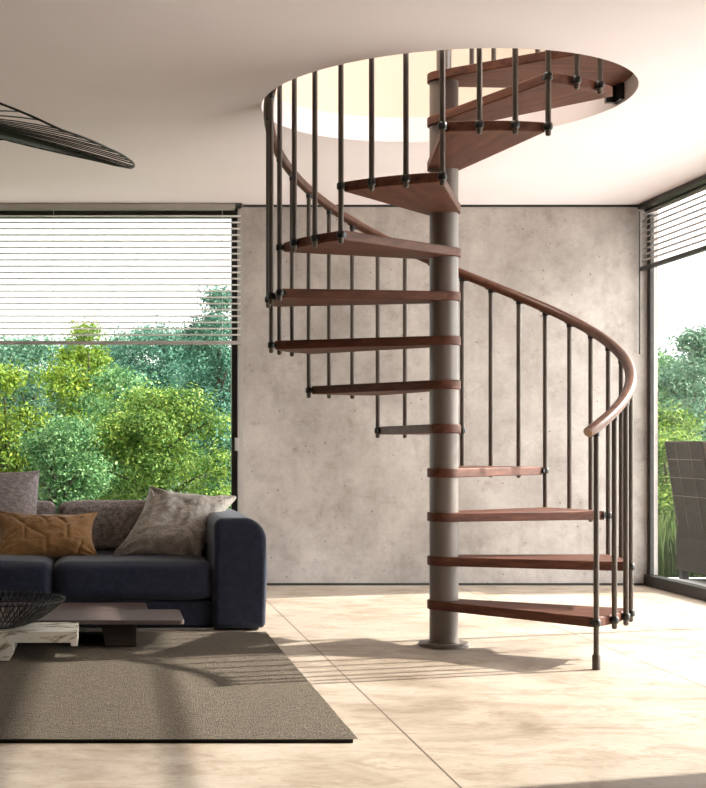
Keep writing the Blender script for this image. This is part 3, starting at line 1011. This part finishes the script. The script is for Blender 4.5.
def strip(p, q): tube(bm, [p, q], 0.0032, 6)
for y in (-0.12, 0.11, 0.28):
    strip((bx_(0.97), y, 0.97), (bx_(0.38), y, 0.38))
for z in (0.86, 0.73, 0.60):
    strip((bx_(z), -0.28, z), (bx_(z), 0.29, z))
finish(bm, 'trim', M['seam'], ch)

# trees and shrubs
def leaf_mesh(name, blobs, n, size, m, seed):
    rnd = random.Random(seed)
    bm = bmesh.new()
    tot = sum(b[3]*b[4]+b[3]*b[5]+b[4]*b[5] for b in blobs)
    for (cx, cy, cz, rx, ry, rz) in blobs:
        k = int(n*(rx*ry+rx*rz+ry*rz)/tot)
        # leaves sit in sprays on the outer shell of each bough
        ns = max(6, k//14)
        for s in range(ns):
            d = Vector((rnd.gauss(0, 1), rnd.gauss(0, 1), rnd.gauss(0, 1))).normalized()
            rr = rnd.uniform(0.62, 1.05)
            c = Vector((cx+d.x*rx*rr, cy+d.y*ry*rr, cz+d.z*rz*rr))
            sp = size*rnd.uniform(1.4, 2.6)
            for l in range(14):
                p = c+Vector((rnd.gauss(0, sp*0.8), rnd.gauss(0, sp*0.8), rnd.gauss(0, sp*0.5)))
                nrm = (d+Vector((rnd.gauss(0, .6), rnd.gauss(0, .6), rnd.gauss(0.6, .5)))).normalized()
                t = nrm.orthogonal().normalized()
                t = Matrix.Rotation(rnd.uniform(0, 2*PI), 3, nrm) @ t
                b = nrm.cross(t)
                L = size*rnd.uniform(0.7, 1.3); W = L*rnd.uniform(0.38, 0.55)
                q = [p-t*L*0.5, p+b*W*0.5+nrm*W*0.12, p+t*L*0.5-nrm*L*0.1, p-b*W*0.5+nrm*W*0.12]
                bm.faces.new([bm.verts.new(x) for x in q])
    me = bpy.data.meshes.new(name)
    bm.to_mesh(me); bm.free()
    me.materials.append(m)
    return me

def crown(seed, h, r, nb, low=0.15):
    rnd = random.Random(seed)
    out = [(0, 0, h*0.5, r*0.5, r*0.5, h*0.30)]
    for i in range(nb):
        t = rnd.uniform(low, 1.0)
        rad = r*math.sqrt(max(0.05, 1-((t-0.42)/0.62)**2))
        a = rnd.uniform(0, 2*PI)
        br = r*rnd.uniform(0.16, 0.36)
        rad *= rnd.uniform(0.55, 0.92)
        out.append((math.cos(a)*rad, math.sin(a)*rad, h*t-br*0.5, br, br, br*0.72))
    out.append((0, 0, h-r*0.22, r*0.3, r*0.3, r*0.22))
    return out

def trunk_mesh(h, r, seed):
    rnd = random.Random(seed)
    bm = bmesh.new()
    tube(bm, [(0, 0, -0.15), (0.02*r, 0, h*0.3), (0.1*r, 0.05*r, h*0.6), (0.05*r, 0, h*0.85)], [0.06*h*0.4+0.02, 0.05*h*0.35+0.015, 0.03*h*0.3+0.01, 0.008], 8)
    for i in range(7):
        a = rnd.uniform(0, 2*PI); z = h*rnd.uniform(0.25, 0.6)
        tube(bm, [(0, 0, z), (math.cos(a)*r*0.4, math.sin(a)*r*0.4, z+h*0.14), (math.cos(a)*r*0.72, math.sin(a)*r*0.72, z+h*0.2)], [0.02*h*0.4+0.006, 0.012, 0.005], 6)
    me = bpy.data.meshes.new('trunk'); bm.to_mesh(me); bm.free()
    me.materials.append(M['bark'])
    return me

def tree(name, u, vtop, Y, rpx, mname, n, size, seed, label, cat='tree', group=None, zb=-0.1, low=0.15, nb=16):
    top = at(u, vtop, Y)
    h = top.z-zb
    r = rpx*Y/F
    o = empty(name, (top.x, Y, zb))
    lm = leaf_mesh('foliage', crown(seed, h, r, nb, low), n, size, M[mname], seed)
    link('foliage', lm, None, o)
    link('trunk', trunk_mesh(h, r, seed), None, o)
    return tag(o, label, cat, group)

T = 'trees outside the left window'
tree('shrub', 2, 368, 13.0, 52, 'leaf_yellow', 15000, 0.046, 12, 'bright yellow-green shrub behind the tall mauve grey pillow', 'shrub', None, nb=28)
tree('tree', 160, 386, 13.4, 74, 'leaf_green', 26000, 0.044, 23, 'round fresh green tree outside, right behind the taupe linen pillow', 'tree', T, nb=30)
tree('shrub', 62, 418, 12.2, 46, 'leaf_pale', 12000, 0.042, 37, 'pale green shrub low outside between the pillows', 'shrub', None)
tree('tree', 86, 320, 18.0, 46, 'leaf_yellow', 14000, 0.055, 41, 'tall yellow-green tree whose top shows behind the blind slats', 'tree', T)
tree('tree', 112, 368, 16.0, 46, 'leaf_pale', 12000, 0.05, 47, 'pale green tree in the middle of the left window', 'tree', T)
tree('tree', 28, 336, 19.0, 62, 'leaf_grey', 18000, 0.06, 53, 'grey-green tree at the left edge of the left window', 'tree', T, nb=24)
tree('tree', 216, 288, 21.0, 40, 'leaf_teal', 18000, 0.06, 59, 'tallest blue-green tree beside the concrete wall edge', 'tree', T, nb=22)
tree('tree', 160, 322, 24.0, 66, 'leaf_teal', 22000, 0.07, 61, 'dark blue-green tree behind the round fresh green tree', 'tree', T, nb=26)
tree('tree', 120, 332, 29.0, 60, 'leaf_grey', 15000, 0.08, 67, 'far grey-green tree just under the blind rail', 'tree', T, nb=22)
tree('tree', -45, 330, 25.0, 75, 'leaf_teal', 14000, 0.075, 71, 'far blue-green tree past the left edge of the photo', 'tree', T)
tree('tree', 235, 345, 28.0, 60, 'leaf_teal', 14000, 0.08, 73, 'far blue-green tree low beside the window post', 'tree', T)
tree('tree', 62, 338, 31.0, 70, 'leaf_teal', 16000, 0.09, 79, 'far blue-green tree between the yellow-green and left trees', 'tree', T, nb=22)
tree('tree', 200, 335, 34.0, 75, 'leaf_grey', 16000, 0.10, 107, 'farthest grey-green tree behind the blue-green trees', 'tree', T, nb=22)
tree('tree', 5, 340, 35.0, 75, 'leaf_teal', 16000, 0.10, 109, 'farthest blue-green tree behind the grey-green tree at the left edge', 'tree', T, nb=22)
tree('shrub', 225, 420, 16.5, 40, 'leaf_teal', 8000, 0.05, 83, 'blue-green shrub at the foot of the window post', 'shrub', None)
T = 'trees outside the right window'
tree('tree', 692, 332, 17.0, 42, 'leaf_grey', 16000, 0.055, 89, 'grey-green tree above the wicker chair outside', 'tree', T, nb=22)
tree('tree', 655, 350, 19.0, 46, 'leaf_pale', 14000, 0.06, 97, 'pale green tree beside the right window post', 'tree', T, nb=20)
tree('tree', 745, 345, 20.0, 55, 'leaf_teal', 12000, 0.07, 101, 'blue-green tree at the right edge of the photo', 'tree', T)
tree('tree', 690, 350, 25.0, 70, 'leaf_teal', 16000, 0.08, 113, 'far blue-green tree filling the right window behind the others', 'tree', T, nb=22)
tree('shrub', 672, 408, 14.5, 40, 'leaf_green', 10000, 0.045, 103, 'green shrub behind the back of the wicker chair', 'shrub', None)

tree('shrub', 668, 432, 12.6, 42, 'leaf_green', 9000, 0.04, 127, 'low green shrub beside the left edge of the wicker chair outside', 'shrub', None)
tree('shrub', 700, 440, 12.9, 40, 'leaf_pale', 7000, 0.045, 131, 'low pale green shrub hidden mostly behind the wicker chair', 'shrub', None)
# reeds between terrace and shrubs
bm = bmesh.new()
rnd = random.Random(5)
for i in range(2600):
    x = rnd.uniform(4.0, 6.2); y = rnd.uniform(10.0, 12.0)
    h = rnd.uniform(0.12, 0.45)
    a = rnd.uniform(0, 2*PI); lean = rnd.uniform(0.05, 0.35)*h
    dx, dy = math.cos(a)*lean, math.sin(a)*lean
    wv = Vector((math.cos(a+PI/2), math.sin(a+PI/2), 0))*rnd.uniform(0.003, 0.006)
    p0 = Vector((x, y, -0.1)); p1 = Vector((x+dx*0.35, y+dy*0.35, h*0.6)); p2 = Vector((x+dx, y+dy, h))
    v = [bm.verts.new(p0-wv), bm.verts.new(p0+wv), bm.verts.new(p1+wv*0.8), bm.verts.new(p2), bm.verts.new(p1-wv*0.8)]
    bm.faces.new(v)
me = bpy.data.meshes.new('reeds'); bm.to_mesh(me); bm.free(); me.materials.append(M['reed'])
rd = link('reeds', me)
tag(rd, 'short green reeds growing along the terrace outside the right window', 'reeds', kind='stuff')

# ------------------------------------------------------------------ light
wd = bpy.data.worlds.new('sky'); sc.world = wd
wd.use_nodes = True
bg = wd.node_tree.nodes['Background']
bg.inputs[0].default_value = (1.0, 0.975, 0.97, 1)
# a bright hazy sky, its bright side turned to the near right to light the back wall
wn = wd.node_tree
tc = wn.nodes.new('ShaderNodeTexCoord')
dt = nd(wn, 'ShaderNodeVectorMath', operation='DOT_PRODUCT')
dt.inputs[1].default_value = Vector((0.93, -0.30, 0.22)).normalized()
wn.links.new(tc.outputs['Generated'], dt.inputs[0])
mx = nd(wn, 'ShaderNodeMath', operation='MAXIMUM'); mx.inputs[1].default_value = 0.0
wn.links.new(dt.outputs['Value'], mx.inputs[0])
pw = nd(wn, 'ShaderNodeMath', operation='POWER'); pw.inputs[1].default_value = 1.6
wn.links.new(mx.outputs[0], pw.inputs[0])
ma = nd(wn, 'ShaderNodeMath', operation='MULTIPLY_ADD'); ma.inputs[1].default_value = 6.0; ma.inputs[2].default_value = 1.75
wn.links.new(pw.outputs[0], ma.inputs[0])
wn.links.new(ma.outputs[0], bg.inputs[1])

su = bpy.data.lights.new('sun', 'SUN')
su.energy = 9.5
su.angle = math.radians(0.9)
su.color = (1.0, 0.94, 0.87)
s_o = bpy.data.objects.new('sun', su); C.objects.link(s_o)
d = Vector((-0.965, -0.262, -0.605)).normalized()
s_o.rotation_euler = d.to_track_quat('-Z', 'Y').to_euler()
s_o.location = (14, 10, 9)

# unseen fill light added to brighten the upper storey
ul = bpy.data.lights.new('upper_fill_light', 'AREA')
ul.shape = 'DISK'; ul.size = 0.8; ul.energy = 105; ul.color = (1.0, 0.90, 0.76)
uo = bpy.data.objects.new('upper_fill_light', ul); C.objects.link(uo)
uo.location = (0.4, 6.4, ZU-0.02)

sc.view_settings.view_transform = 'Standard'
sc.view_settings.look = 'None'
sc.view_settings.gamma = 1
sc.view_settings.use_curve_mapping = False
sc.view_settings.exposure = 0.5
